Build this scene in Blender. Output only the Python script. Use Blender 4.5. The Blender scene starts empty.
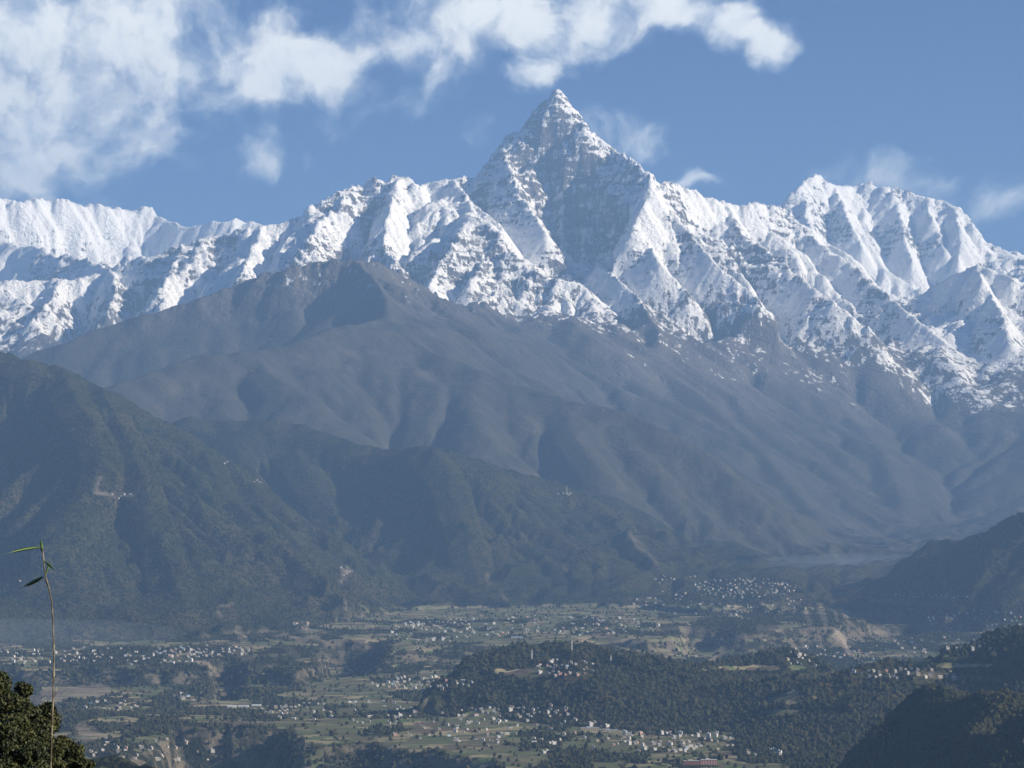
import bpy, math, random, time
import numpy as np
T0 = time.time()
random.seed(7)
R = math.radians
F = 2281.0          # focal length of the lens in picture widths / 1024
HZ = 526.0          # height of the true horizon in the picture
CAMZ = 1600.0       # the viewpoint stands at 1600 m above the sea
sc = bpy.context.scene
COL = sc.collection

# ------------------------------------------------------------------ camera, sky, sun, exposure
cam = bpy.data.cameras.new('camera'); camo = bpy.data.objects.new('camera', cam); COL.objects.link(camo)
camo.location = (0, 0, CAMZ); camo.rotation_euler = (R(90), 0, 0)
cam.sensor_width = 36.0; cam.lens = 36.0 * F / 1024.0
cam.shift_y = (HZ - 384.0) / 1024.0
cam.clip_start = 0.1; cam.clip_end = 300000.0
sc.camera = camo

SUN_AZ, SUN_EL = 104.0, 26.5
world = bpy.data.worlds.new('World'); sc.world = world; world.use_nodes = True
nt = world.node_tree; nt.nodes.clear()
def N(tree, kind, **kw):
    n = tree.nodes.new(kind)
    for k, v in kw.items(): setattr(n, k, v)
    return n
def math_node(tree, op, a, b=None, c=None, clamp=False):
    n = N(tree, 'ShaderNodeMath', operation=op); n.use_clamp = clamp
    for i, v in enumerate((a, b, c)):
        if v is None: continue
        if isinstance(v, (int, float)): n.inputs[i].default_value = v
        else: tree.links.new(v, n.inputs[i])
    return n.outputs[0]
def mix_rgb(tree, fac, a, b, mode='MIX'):
    n = N(tree, 'ShaderNodeMix', data_type='RGBA', blend_type=mode)
    for s, v in ((n.inputs[0], fac), (n.inputs[6], a), (n.inputs[7], b)):
        if isinstance(v, (int, float)): s.default_value = v
        elif isinstance(v, tuple): s.default_value = v + (1.0,) if len(v) == 3 else v
        else: tree.links.new(v, s)
    return n.outputs[2]
sky = N(nt, 'ShaderNodeTexSky', sky_type='NISHITA', sun_disc=False)
sky.sun_elevation = R(SUN_EL); sky.sun_rotation = R(SUN_AZ); sky.altitude = 1600.0
sky.air_density = 1.0; sky.dust_density = 0.6; sky.ozone_density = 2.0
tc = N(nt, 'ShaderNodeTexCoord'); sep = N(nt, 'ShaderNodeSeparateXYZ'); nt.links.new(tc.outputs['Generated'], sep.inputs[0])
az = math_node(nt, 'ARCTAN2', sep.outputs[0], sep.outputs[1]); el = math_node(nt, 'ARCSINE', sep.outputs[2])
cx = math_node(nt, 'MULTIPLY', az, 10.0); cy = math_node(nt, 'MULTIPLY', el, 10.0)
comb = N(nt, 'ShaderNodeCombineXYZ'); nt.links.new(cx, comb.inputs[0]); nt.links.new(cy, comb.inputs[1])
nz0 = N(nt, 'ShaderNodeTexNoise'); nz0.inputs['Scale'].default_value = 2.2; nz0.inputs['Detail'].default_value = 5; nz0.inputs['Roughness'].default_value = 0.55
nt.links.new(comb.outputs[0], nz0.inputs['Vector'])
vm = N(nt, 'ShaderNodeVectorMath', operation='SUBTRACT'); nt.links.new(nz0.outputs['Color'], vm.inputs[0]); vm.inputs[1].default_value = (.5, .5, .5)
vs = N(nt, 'ShaderNodeVectorMath', operation='SCALE'); nt.links.new(vm.outputs[0], vs.inputs[0]); vs.inputs['Scale'].default_value = 0.40
va = N(nt, 'ShaderNodeVectorMath', operation='ADD'); nt.links.new(comb.outputs[0], va.inputs[0]); nt.links.new(vs.outputs[0], va.inputs[1])
# cloud banks by compass direction and height: azimuth / elevation in picture widths, half sizes, tilt, weight
BLOBS = [
 (30, 60, 150, 130, 0, 1.0), (20, 140, 110, 80, 0, .6), (100, 20, 120, 60, 0, .75), (140, 70, 120, 90, 0, .45), (110, 150, 100, 50, 5, .85),
 (275, 75, 105, 60, 8, 1.2), (200, 45, 130, 70, 0, .6), (330, 62, 45, 26, 0, .6), (0, 205, 120, 60, 0, .5), (250, 70, 260, 110, 0, .27),
 (430, 30, 210, 85, 0, .75), (560, 10, 170, 50, 8, 1.1), (520, 40, 120, 50, 0, .55), (680, 5, 130, 48, -8, 1.3), (755, 30, 62, 36, -20, 1.15), (780, 40, 34, 26, 0, .7),
 (528, 78, 38, 19, 12, 1.4), (260, 153, 26, 32, -20, 1.5), (321, 154, 14, 9, 0, .5), (595, 126, 44, 38, -20, 1.35), (645, 138, 34, 40, 10, 1.15),
 (490, 134, 32, 20, 0, .45), (693, 180, 24, 11, 0, 1.4), (708, 186, 14, 11, 0, .6), (880, 178, 95, 24, -6, .8), (985, 203, 66, 30, 8, 1.0), (940, 190, 80, 34, 0, .3),
 (110, 205, 40, 12, -5, .7), (400, 40, 220, 90, 0, .16), (1000, 60, 90, 50, 0, .06), (640, 190, 200, 60, 0, .12),
 (-150, 60, 220, 170, 0, 1.1), (-420, 20, 240, 120, 0, .9), (1300, 120, 160, 60, 0, .8), (1650, 60, 260, 110, 0, .9)]
tot = None
for (bx, by, sx, sy, rot, w) in BLOBS:
    mp = N(nt, 'ShaderNodeMapping', vector_type='TEXTURE')
    a = math.atan((bx - 512) / F); e = math.atan((HZ - by) / F * math.cos(a))
    mp.inputs['Location'].default_value = (a * 10, e * 10, 0)
    mp.inputs['Rotation'].default_value = (0, 0, R(rot))
    mp.inputs['Scale'].default_value = (sx / F * 10, sy / F * 10, 1)
    nt.links.new(va.outputs[0], mp.inputs['Vector'])
    g = N(nt, 'ShaderNodeTexGradient', gradient_type='SPHERICAL'); nt.links.new(mp.outputs[0], g.inputs[0])
    s = math_node(nt, 'POWER', g.outputs['Fac'], 0.8)
    tot = math_node(nt, 'MULTIPLY', s, w) if tot is None else math_node(nt, 'MULTIPLY_ADD', s, w, tot)
nz1 = N(nt, 'ShaderNodeTexNoise'); nz1.inputs['Scale'].default_value = 4.2; nz1.inputs['Detail'].default_value = 9; nz1.inputs['Roughness'].default_value = 0.55
nt.links.new(va.outputs[0], nz1.inputs['Vector'])
den = math_node(nt, 'MULTIPLY_ADD', nz1.outputs['Fac'], 3.8, -1.96)
gate = math_node(nt, 'MULTIPLY', tot, 6.0, clamp=True)
den = math_node(nt, 'MULTIPLY', den, gate)
den = math_node(nt, 'ADD', den, tot)
mr = N(nt, 'ShaderNodeMapRange', interpolation_type='SMOOTHSTEP'); nt.links.new(den, mr.inputs['Value'])
mr.inputs['From Min'].default_value = 0.02; mr.inputs['From Max'].default_value = 1.85
CLOUD = (13.4, 13.0, 11.8)
skymul = mix_rgb(nt, 1.0, sky.outputs[0], (0.20, 0.38, 0.68), 'MULTIPLY')
nz2 = N(nt, 'ShaderNodeTexNoise'); nz2.inputs['Scale'].default_value = 6.0; nz2.inputs['Detail'].default_value = 6; nt.links.new(va.outputs[0], nz2.inputs['Vector'])
thick = math_node(nt, 'MULTIPLY', mr.outputs[0], math_node(nt, 'MULTIPLY_ADD', nz2.outputs['Fac'], 1.8, 0.12), clamp=True)
shade = mix_rgb(nt, thick, (4.4, 5.8, 7.6), CLOUD)
fac = math_node(nt, 'MULTIPLY', mr.outputs[0], 0.93)
skc = mix_rgb(nt, fac, skymul, shade)
bg = N(nt, 'ShaderNodeBackground'); bg.inputs['Strength'].default_value = 0.052
nt.links.new(skc, bg.inputs['Color'])
wo = N(nt, 'ShaderNodeOutputWorld'); nt.links.new(bg.outputs[0], wo.inputs['Surface'])
world.cycles.sampling_method = 'MANUAL'; world.cycles.sample_map_resolution = 512

sun = bpy.data.lights.new('sun', 'SUN'); suno = bpy.data.objects.new('sun', sun); COL.objects.link(suno)
sun.energy = 5.0; sun.angle = R(0.53); sun.color = (1.0, 0.87, 0.68)
from mathutils import Vector
sdir = Vector((math.sin(R(SUN_AZ)) * math.cos(R(SUN_EL)), math.cos(R(SUN_AZ)) * math.cos(R(SUN_EL)), math.sin(R(SUN_EL))))
suno.rotation_euler = sdir.to_track_quat('Z', 'Y').to_euler(); suno.location = (3000, 0, 9000)

sc.view_settings.view_transform = 'Standard'; sc.view_settings.look = 'None'
sc.view_settings.gamma = 1.0; sc.view_settings.use_curve_mapping = False
sc.view_settings.exposure = 1.4
sc.cycles.volume_bounces = 1; sc.cycles.max_bounces = 4; sc.cycles.diffuse_bounces = 2; sc.cycles.transparent_max_bounces = 8
sc.cycles.use_denoising = True
# ------------------------------------------------------------------ noise helpers
def hash2(ix, iy, seed):
    h = (ix.astype(np.int64) * 374761393 + iy.astype(np.int64) * 668265263 + seed * 2147483647) & 0xFFFFFFFF
    h = ((h ^ (h >> 13)) * 1274126177) & 0xFFFFFFFF
    h = h ^ (h >> 16)
    return (h & 0xFFFF).astype(np.float32) / 65535.0
def vnoise(x, y, seed=0):
    ix = np.floor(x); iy = np.floor(y); fx = (x - ix).astype(np.float32); fy = (y - iy).astype(np.float32)
    ix = ix.astype(np.int32); iy = iy.astype(np.int32)
    def g(dx, dy):
        a = hash2(ix + dx, iy + dy, seed) * 6.2831853
        return np.cos(a) * (fx - dx) + np.sin(a) * (fy - dy)
    u = fx * fx * fx * (fx * (fx * 6 - 15) + 10); v = fy * fy * fy * (fy * (fy * 6 - 15) + 10)
    a = g(0, 0); b = g(1, 0); c = g(0, 1); d = g(1, 1)
    return (a + (b - a) * u + (c - a) * v + (a - b - c + d) * u * v) * 1.5
def fbm(x, y, octs=4, seed=0, gain=0.5):
    s = 0; a = 1.0
    for o in range(octs):
        s = s + a * vnoise(x * 2**o + 17.3 * o, y * 2**o - 9.1 * o, seed + o); a *= gain
    return s
def ridged(x, y, octs=4, seed=0, gain=0.5):
    s = 0; a = 1.0; w = 1.0
    for o in range(octs):
        n = 1 - np.abs(vnoise(x * 2**o + 5.3 * o, y * 2**o + 3.1 * o, seed + o)); n = n * n * w
        s = s + a * n; w = np.clip(n * 1.6, 0, 1); a *= gain
    return s
def sstep(a, b, x):
    t = np.clip((x - a) / (b - a), 0, 1); return t * t * (3 - 2 * t)

# ------------------------------------------------------------------ the lie of the land: crest lines and valley lines
# every point is a bearing (tangent * F + 512), an apparent height (tangent * F below HZ) and a distance in km: a real place
def A(px, alt, Y): return (px, HZ - (alt - CAMZ) * F / (Y * 1000.0), Y)
CRESTS = [   # sharp lines, kept through the erosion
 # far western massif
 [(-300,215,33.4),(-160,196,33.8),(-60,205,34.2),(0,199,34.5),(20,200,34.7),(35,198,34.8),(50,201,35),(70,200,35.2),(85,206,35.4),(100,205,35.6),(115,209,35.8),(130,209,36),(150,208,36.2),(157,216,36),(170,220,35.5),(180,227,35.2),(195,227,35),(205,224,35),(225,221,34.8),(250,220,34.8),(268,226,34.5),(300,245,34)],
 # shaded ridge before it
 [(-160,238,33.3),(0,242,32.5),(40,247,31.8),(55,254,31.5),(85,258,30.8),(110,270,29.9),(118,278,29.4)],
 # main crest with the great peak
 [(-300,300,26),(-160,286,26.5),(0,281,27),(30,282,27),(60,278,27),(90,278,27.2),(115,266,27.2),(120,258,27.2),(135,256,27.3),(160,255,27.2),(172,248,27.2),(183,242,27.2),(200,240,27),(215,235,27),(230,232,27),(262,226,27),(275,224,27),(290,222,27),(300,217,27),(308,215,27),(311,205,27),(325,199,27.2),(345,190,27.3),(362,184,27.5),(372,182,27.5),(385,180,27.5),(400,177,27.5),(410,178,27.6),(415,183,27.6),(425,184,27.7),(440,181,27.8),(452,177,27.8),(465,178,27.8),(481,177,27.8),(490,160,27.8),(500,146,27.9),(512,131,28),(518,130,28),(530,117,28),(540,105,28),(547,100,28),(551,97,28),(554,94,28),(557,88,28),(561,95,28),(566,96,28),(572,104,28),(580,117,27.9),(590,131,27.8),(600,138,27.7),(612,148,27.6),(625,155,27.3),(637,162,27.0),(648,170,26.8),(655,178,26.8),(668,183,27.1),(680,186,27.6),(695,190,27.8),(701,196,28),(715,197,28),(725,203,28.2),(740,205,28.4),(755,204,28.5),(770,205,28.6),(785,208,28.8),(800,222,28.8),(830,245,28.5),(860,262,28.2)],
 # eastern massif
 [(760,230,32.5),(783,206,33),(786,199,33),(790,192,33),(798,188,33),(803,184,33.2),(808,177,33.4),(815,174,33.6),(820,177,33.6),(825,181,33.6),(835,184,33.7),(850,186,34),(865,184,34),(880,186,34),(890,188,34),(905,192,34),(925,197,33.8),(945,203,33.6),(957,207,33.4),(968,220,33.2),(980,237,33),(990,252,32.8),(995,257,32.8),(1010,258,32.6),(1024,260,32.5),(1080,262,32.5),(1200,250,32.5),(1400,255,32.5)],
 [(835,184,33.7),(842,205,33.0),(852,230,32.4),(862,248,32)], [(893,190,33.9),(900,215,33.2),(906,245,32.5),(912,262,32)], [(925,198,33.8),(935,225,33.0),(945,250,32.3)], [(955,208,33.4),(962,235,32.6),(958,262,32)],
 [(803,185,33.2),(806,215,32.4),(815,232,32)],
 # small eastern pyramid
 [(905,312,27.6),(922,293,27.7),(940,282,27.7),(955,275,27.6),(978,265,27.4),(990,270,27.2),(1010,277,27),(1030,283,27),(1100,290,27),(1300,280,27)],
 [(978,265,27.4),(984,285,26.6),(1000,308,26.0),(1012,345,25.4)],
 # great peak: western rib, eastern shoulder
 [(500,146,27.9),(508,165,27.5),(518,190,27.0),(532,212,26.6),(545,232,26.2)], [(650,172,26.8),(651,190,26.3),(644,208,26.0),(634,224,25.8)],
 # ribs of the snow front
 [(452,177,27.8),(470,200,27),(500,225,26.2),(503,240,25.7),(482,265,25.2),(464,292,24.6)], [(470,200,27),(468,226,25.9),(445,255,25.2),(428,288,24.6)],
 [(400,178,27.5),(392,200,26.8),(386,222,26.3),(384,246,25.7),(400,268,25.1)], [(345,190,27.3),(340,207,26.9),(318,222,26.4),(300,250,25.6)],
 [(262,226,27),(250,250,26.2),(240,280,25.4)], [(183,242,27.2),(175,262,26.6),(160,290,25.8)], [(60,278,27),(50,300,26.3),(30,322,25.6)], [(110,268,27.2),(118,290,26.4),(105,315,25.6)],
 [(655,178,26.8),(668,205,26.5),(690,235,26),(720,268,25.4),(760,300,24.9)], [(640,230,26),(660,260,25.5),(690,295,25)], [(725,203,28.2),(745,235,27.2),(790,270,26.2),(840,305,25.6),(870,330,25.2)],
 [(790,225,28.6),(850,262,27.8),(900,305,26.8),(940,335,26),(975,365,25.4)], [(600,262,25.8),(620,280,25.2),(640,300,24.7)],
 # middle ridge, its spine and its western branch
 [(-300,420,20),(-100,385,20.5),(20,358,21),(60,345,21),(100,328,21.2),(150,312,21.4),(200,298,21.5),(250,280,21.6),(290,268,21.6),(320,261,21.6),(350,258,21.5),(375,262,21.7),(400,274,22.2),(420,287,22.8),(437,294,23.4)],
 [(350,258,21.5),(375,282,20.9),(386,300,20.4),(388,318,19.9),(420,345,19.3),(480,370,18.8),(560,398,18.3),(640,415,18),(700,448,17.7),(760,500,17.2),(800,545,16.8),(825,566,16.4)],
 [(388,318,19.9),(350,325,19.3),(320,333,18.9),(290,344,18.5),(250,350,18.3),(200,355,18),(180,362,17.9),(150,372,17.7),(115,382,17.5),(60,410,17)],
 [(560,398,18.3),(570,430,17.6),(600,470,16.9)], [(250,350,18.3),(275,376,17.8),(310,395,17.5)], [(480,370,18.8),(470,405,17.9),(478,428,17.4)],
 # eastern slopes
 [(640,302,24.6),(660,330,23.6),(655,362,22.8),(700,395,22),(760,450,20.8),(815,515,19.4),(835,552,18.6)],
 [(775,335,25.2),(830,395,23.8),(880,450,22.3),(902,500,20.9),(900,552,19.4)], [(940,345,25.6),(965,385,24.6),(1030,425,23.4),(1090,480,21.6)],
 # western hill
 [(-300,300,14.5),(-120,312,14.6),(-60,325,14.6),(0,350,14.5),(10,354,14.4),(20,361,14.3),(30,360,14.3),(60,368,14.4),(100,385,14.3),(130,404,14.3),(170,425,14.3),(220,455,14.3),(260,485,14.2),(300,515,14.1),(340,545,13.9),(356,560,13.7)],
 [(60,368,14.4),(75,395,13.7),(93,424,13.2),(102,452,12.9),(92,482,12.55),(70,510,12.2),(50,545,11.9)], [(100,385,14.3),(130,440,13.2),(148,495,12.55),(158,530,12.25),(172,570,11.8),(190,606,11.3)],
 [(200,443,14.3),(222,490,13.6),(262,530,13.0),(300,565,12.5),(345,600,11.9)], [(356,560,13.7),(352,582,13.2),(374,607,12.5)],
 # middle hill
 [(120,440,16.5),(190,415,16.4),(215,419,16.4),(240,420,16.35),(275,421,16.3),(300,424,16.25),(320,429,16.2),(340,437,16.1),(355,445,16.05),(380,448,15.9),(410,446,15.7),(430,446,15.5),(445,450,15.5),(470,455,15.6),(500,468,15.8),(560,483,16),(600,505,16),(650,525,15.9),(700,545,15.7),(750,558,15.5),(800,574,15.2)],
 [(430,446,15.5),(450,475,15.05),(456,500,14.75),(468,540,14.3),(480,578,13.9),(492,598,13.7)], [(275,421,16.3),(298,452,15.95),(322,488,15.6),(340,520,15.2)], [(225,420,16.4),(240,450,15.9)],
 [(600,505,16),(635,545,15.0),(672,580,14.2)],
 # eastern hill
 [(880,586,14.2),(900,568,14.1),(920,552,14),(950,538,13.8),(985,530,13.6),(1005,522,13.4),(1024,512,13.2),(1080,480,13),(1300,420,13)],
 [(985,530,13.6),(990,556,13.1),(975,585,12.7)],
 # wooded hill in the middle of the valley
 [(416,712,7.3),(425,700,7.3),(436,690,7.35),(455,674,7.45),(480,664,7.55),(520,654,7.7),(560,651,7.8),(600,655,7.75),(640,661,7.7),(680,662,7.75),(700,658,7.8),(740,655,8),(780,653,8.1),(812,660,8.1)],
 [(560,651,7.8),(580,676,7.4),(600,705,7.05)], [(640,661,7.7),(665,690,7.35),(690,712,7.15)],
 [(742,700,7.5),(770,688,7.4),(810,678,7.25),(850,674,7.1),(900,674,6.9),(950,680,6.7)],
 [(925,688,7.9),(935,675,7.8),(950,663,7.7),(970,652,7.5),(1000,641,7.3),(1024,634,7.1),(1100,615,6.8),(1300,580,6.6)],
 [(845,790,5.6),(855,764,5.55),(870,747,5.45),(885,732,5.35),(910,717,5.2),(940,709,5.05),(980,706,4.85),(1024,703,4.6),(1100,694,4.4),(1300,650,4.2)],
 [(60,775,3.45),(85,762,3.5),(108,757,3.55),(130,767,3.5),(150,785,3.4)],
]
VALLEYS = [
 [A(0,4900,33.4),A(60,4700,33.6),A(130,4550,33.6),A(200,4500,33)], [A(-300,4100,32),A(0,4300,30.9),A(60,4250,29.9),A(105,4300,28.9)],
 [(567,150,28.15),(572,170,28.15),(568,195,28.1),(570,215,27.5),(585,232,26.8),(610,250,26.2)],
 [A(-300,2700,23.5),A(60,2600,23.3),A(150,2900,23.3),A(250,3100,23.6),A(330,3400,24),A(400,3650,24.2)],
 [(845,200,32.9),(870,215,32.4),(885,245,31.8)], [A(780,4700,30.8),A(880,4300,30.4),A(960,4200,29.8),A(1100,4100,29.5),A(1300,4000,29.5)],
 [(545,298,24.2),(575,320,23.4),(592,345,22.6),(600,375,21.8),(640,425,20.6),(700,470,19.8),(780,525,18.8),(845,566,17.6)],
 [(700,322,24.8),(722,360,23.6),(790,430,22),(845,500,20.4),(868,545,19.3)], [(870,345,25.8),(900,410,24.4),(948,475,22.3),(962,535,20.2)],
 [(900,295,28.2),(925,310,27.4),(935,325,27)],
 [A(-300,1900,18.5),A(0,2000,19),A(100,2300,19.4),A(200,2700,19.8),A(300,2850,20.6),A(345,2950,20.9)],
 [A(-300,1500,16.3),A(0,1500,16),A(150,1650,16.95),A(250,1750,17.15),A(400,1650,16.95),A(550,1500,16.8),A(700,1380,16.4),A(830,1270,15.8)],
 [(-90,440,14.4),(-40,500,13.4),(10,560,12.4),(45,604,11.6)], [(112,470,13.5),(105,530,12.8),(95,600,11.7)], [(178,470,13.8),(215,540,12.9),(265,592,11.9),(300,624,11.2)],
 [A(190,1850,15.7),A(260,1650,15.4),A(320,1420,14.8),A(360,1250,14.0),(392,607,13.1)], [(352,475,15.95),(366,540,15.0),(384,592,13.9)],
 [A(960,1350,16.5),A(1100,1400,16),A(1300,1450,16)], [A(-300,1090,10.6),A(0,1085,10.7),A(100,1085,10.8),A(200,1090,10.7),A(300,1095,10.8)],
]
# level ground of the basin: far edge follows the foot of the hills
PLAIN = [A(400,1135,13.0),A(450,1135,13.3),A(520,1135,13.4),A(600,1135,13.4),A(650,1150,13.3),A(700,1210,13.6),A(760,1240,13.9),A(800,1235,14.0),A(845,1120,13.6),A(880,1110,13.6),A(930,1105,12.9),A(980,1100,12.4),A(1024,1100,12.4),A(1300,1100,12.2)]

def build_grid(c, u0=-160, u1=1280, y0=3300.0, y1=41000.0):
    U = np.arange(u0, u1 + c, c, dtype=np.float64)
    dv = c / F
    n = int(math.ceil(math.log(y1 / y0) / dv)) + 1
    Y = y0 * np.exp(np.arange(n) * dv)
    return U, Y
def n1(x, seed):
    return vnoise(x, x * 0 + seed * 7.77, seed) + 0.55 * vnoise(x * 2.3, x * 0 + seed * 3.3, seed + 5) + 0.3 * vnoise(x * 5.1, x * 0 + seed, seed + 9)
def raster(lines, U, Y, c, jit=False):
    """samples of polylines on the grid: flat index, altitude"""
    idx = []; val = []
    lv0 = math.log(Y[0]); dv = c / F
    for ln in lines:
        for (a, b) in zip(ln[:-1], ln[1:]):
            va, vb = math.log(a[2] * 1000), math.log(b[2] * 1000)
            n = int(max(abs(b[0] - a[0]) / c, abs(vb - va) / dv) * 2) + 2
            t = np.linspace(0, 1, n)
            px = a[0] + (b[0] - a[0]) * t; yy = np.exp(va + (vb - va) * t)
            py = a[1] + (b[1] - a[1]) * t
            if jit:
                q = (px * 0.8 + py + yy / 12.0)
                env = np.minimum(np.minimum(t, 1 - t) * n * c / 20.0, 1.0) * 0 + 1.0
                sn = sstep(3200, 4200, CAMZ + (HZ - py) / F * yy)
                py = py + (0.9 + 1.1 * sn) * n1(q / 14.0, 3) + 1.6 * sstep(6200, 6700, CAMZ + (HZ - py) / F * yy) * n1(q / 9.0, 4)
                px = px + (2.2 + 1.0 * sn) * n1(q / 30.0, 8)
                yy = yy * (1 + 0.006 * n1(q / 26.0, 12))
            z = CAMZ + (HZ - py) / F * yy
            i = np.rint((np.log(yy) - lv0) / dv).astype(int); j = np.rint((px - U[0]) / c).astype(int)
            ok = (i >= 0) & (i < len(Y)) & (j >= 0) & (j < len(U))
            idx.append(i[ok] * len(U) + j[ok]); val.append(z[ok])
    return np.concatenate(idx), np.concatenate(val)
def resample(Z, U, Y, U2, Y2):
    fi = (np.log(Y2) - math.log(Y[0])) / (math.log(Y[1]) - math.log(Y[0])); fj = (U2 - U[0]) / (U[1] - U[0])
    i = np.clip(np.floor(fi).astype(int), 0, len(Y) - 2); j = np.clip(np.floor(fj).astype(int), 0, len(U) - 2)
    ti = np.clip(fi - i, 0, 1)[:, None]; tj = np.clip(fj - j, 0, 1)[None, :]
    return (Z[i][:, j] * (1 - ti) + Z[i + 1][:, j] * ti) * (1 - tj) + (Z[i][:, j + 1] * (1 - ti) + Z[i + 1][:, j + 1] * ti) * tj
def floor_alt(U, Y):
    """basin floor: terraces stepping down towards the viewer, cut by the river gorge"""
    X = (U[None, :] - 512) / F * Y[:, None]; YY = Y[:, None] + 0 * X
    base = np.interp(YY, [3000, 5000, 6500, 8000, 9500, 11000, 13300, 15000, 20000], [960, 965, 985, 1010, 1050, 1080, 1132, 1180, 1400])
    base = base + 9 * fbm(X / 900, YY / 900, 3, 11)
    # terrace edge across the basin
    U2 = U[None, :] + 0 * X
    edge = np.interp(U2, [-200, 0, 120, 215, 240, 300, 330, 380, 450, 560, 700, 840, 900, 1100], [8700, 8850, 9000, 8950, 9150, 9000, 9400, 9500, 9900, 10400, 10800, 11600, 12400, 12400]) + 260 * fbm(X / 420, YY / 420, 4, 23)
    step = sstep(0, 170, YY - edge)
    drop = np.interp(U2, [-200, 0, 215, 300, 400, 600, 700, 850, 1100], [62, 62, 55, 60, 45, 30, 80, 110, 40])
    base = base + (step - 1) * drop * sstep(7000, 8200, YY) 
    # near gorge bank, lower left
    e2 = np.interp(U2, [-200, 60, 150, 185, 270, 300, 420, 520, 1100], [5200, 5300, 6000, 6750, 6600, 6350, 6150, 5650, 5300]) + 130 * fbm(X / 300, YY / 300, 4, 31)
    base = base - 75 * (1 - sstep(-20, 260, YY - e2))
    def pit(u0, u1, ya, yb, d, su=3.0, sy=60.0, seed=1, sr=20.0):
        w = 5.0 * fbm(U2 / 22, YY / 160, 3, seed); w2 = 70 * fbm(U2 / 30, YY / 200, 3, seed + 4)
        return -d * sstep(-su, su, U2 + w - u0) * (1 - sstep(-sr, sr * .3, U2 + w - u1)) * sstep(-sy, sy, YY + w2 - ya) * (1 - sstep(-sy, sy, YY + w2 - yb))
    base = base + pit(322, 386, 9300, 10600, 120, seed=61, sr=34) + pit(212, 242, 8400, 9400, 85, seed=62) + pit(684, 728, 10500, 11600, 95, seed=63)
    base = base + pit(174, 285, 5200, 6900, 150, 4, 120, seed=64, sr=60) + pit(285, 430, 5000, 5950, 80, 5, 120, seed=65, sr=50)
    base = base + pit(846, 930, 12300, 14300, 55, 5, 160, seed=66)
    # river bed
    rv = np.interp(YY, [3300, 5600, 6600, 8000, 9000, 10400, 12000, 14500], [300, 230, 215, 70, 170, 400, 900, 890])
    return base
def relax(Z, mask, val, iters, w=1.0):
    for k in range(iters):
        P = np.pad(Z, 1, mode='edge')
        Z = 0.25 * (P[:-2, 1:-1] + P[2:, 1:-1] + P[1:-1, :-2] + P[1:-1, 2:])
        Z[mask] = val[mask]
    return Z
def constraints(U, Y, c):
    n = (len(Y), len(U))
    s = np.zeros(n[0] * n[1]); k = np.zeros(n[0] * n[1])
    i, v = raster(VALLEYS + [PLAIN], U, Y, c); np.add.at(s, i, v); np.add.at(k, i, 1)
    kv = k > 0
    s2 = np.full(n[0] * n[1], -1e9); i, v = raster(CRESTS, U, Y, c, True); np.maximum.at(s2, i, v)
    cr = s2 > -1e8
    val = np.where(cr, s2, np.where(kv, s / np.maximum(k, 1), 0))
    mask = (kv | cr).reshape(n); val = val.reshape(n)
    # basin cells: everything nearer than the far edge of the plain and away from the hill crests
    fl = floor_alt(U, Y)
    far = np.interp(U, [-300, -100, 30, 95, 200, 300, 345, 400, 450, 600, 700, 800, 845, 880, 930, 980, 1300], [10300, 10400, 10500, 10700, 10600, 11200, 12000, 12800, 13150, 13200, 12600, 12500, 13200, 13400, 12600, 12100, 12000])[None, :]
    near = np.interp(U, [-300, -100, 40, 170, 1300], [3300, 3300, 3900, 3900, 3900])[None, :]
    YY = Y[:, None] + 0 * fl
    basin = (YY < far) & (YY > near)
    Ug = U[None, :] + 0 * fl
    def box(u0, u1, ya, yb): return (Ug > u0) & (Ug < u1) & (YY > ya) & (YY < yb)
    hf = np.interp(U, [410, 440, 500, 560, 620, 700, 735], [7500, 7200, 7120, 6900, 6820, 6700, 6900])[None, :]
    hb = np.interp(U, [420, 450, 560, 700, 840], [7600, 8200, 8900, 9000, 8700])[None, :]
    hill = (Ug > 410) & (Ug < 735) & (YY > hf) & (YY < hb) | (Ug >= 735) & (Ug < 835) & (YY > 7600) & (YY < hb)
    hill |= box(735, 985, 6300, 7560) | box(915, 1400, 6400, 8000) | box(838, 1400, 3300, 5800)
    basin &= ~hill
    m2 = basin & ~mask
    val[m2] = fl[m2]; mask = mask | m2
    # back and edge
    mask[-1, :] = True; val[-1, :] = 3500
    mask[0, :] = True; val[0, :] = np.where((U > 780), 1050, 930)
    return mask, val, cr.reshape(n), s2.reshape(n), basin
def tents(Z, Y, c, cr, crv, k, basin):
    # crests stand as roofs, never as thin walls
    T = np.where(cr, crv, -1e9); dx = (Y * c / F)[:, None]
    s = 0.62 + 0.75 * sstep(2600, 4300, Z)
    for _ in range(k):
        P = np.pad(T, 1, mode='edge')
        m = np.maximum(np.maximum(P[:-2, 1:-1], P[2:, 1:-1]), np.maximum(P[1:-1, :-2], P[1:-1, 2:])) - s * dx
        d = np.maximum(np.maximum(P[:-2, :-2], P[2:, 2:]), np.maximum(P[2:, :-2], P[:-2, 2:])) - s * dx * 1.4142
        T = np.maximum(T, np.maximum(m, d)); 
    return np.where(basin, Z, np.maximum(Z, T))
def dirs8():
    return [(-1, 0), (1, 0), (0, -1), (0, 1), (-1, -1), (-1, 1), (1, -1), (1, 1)]
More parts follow.
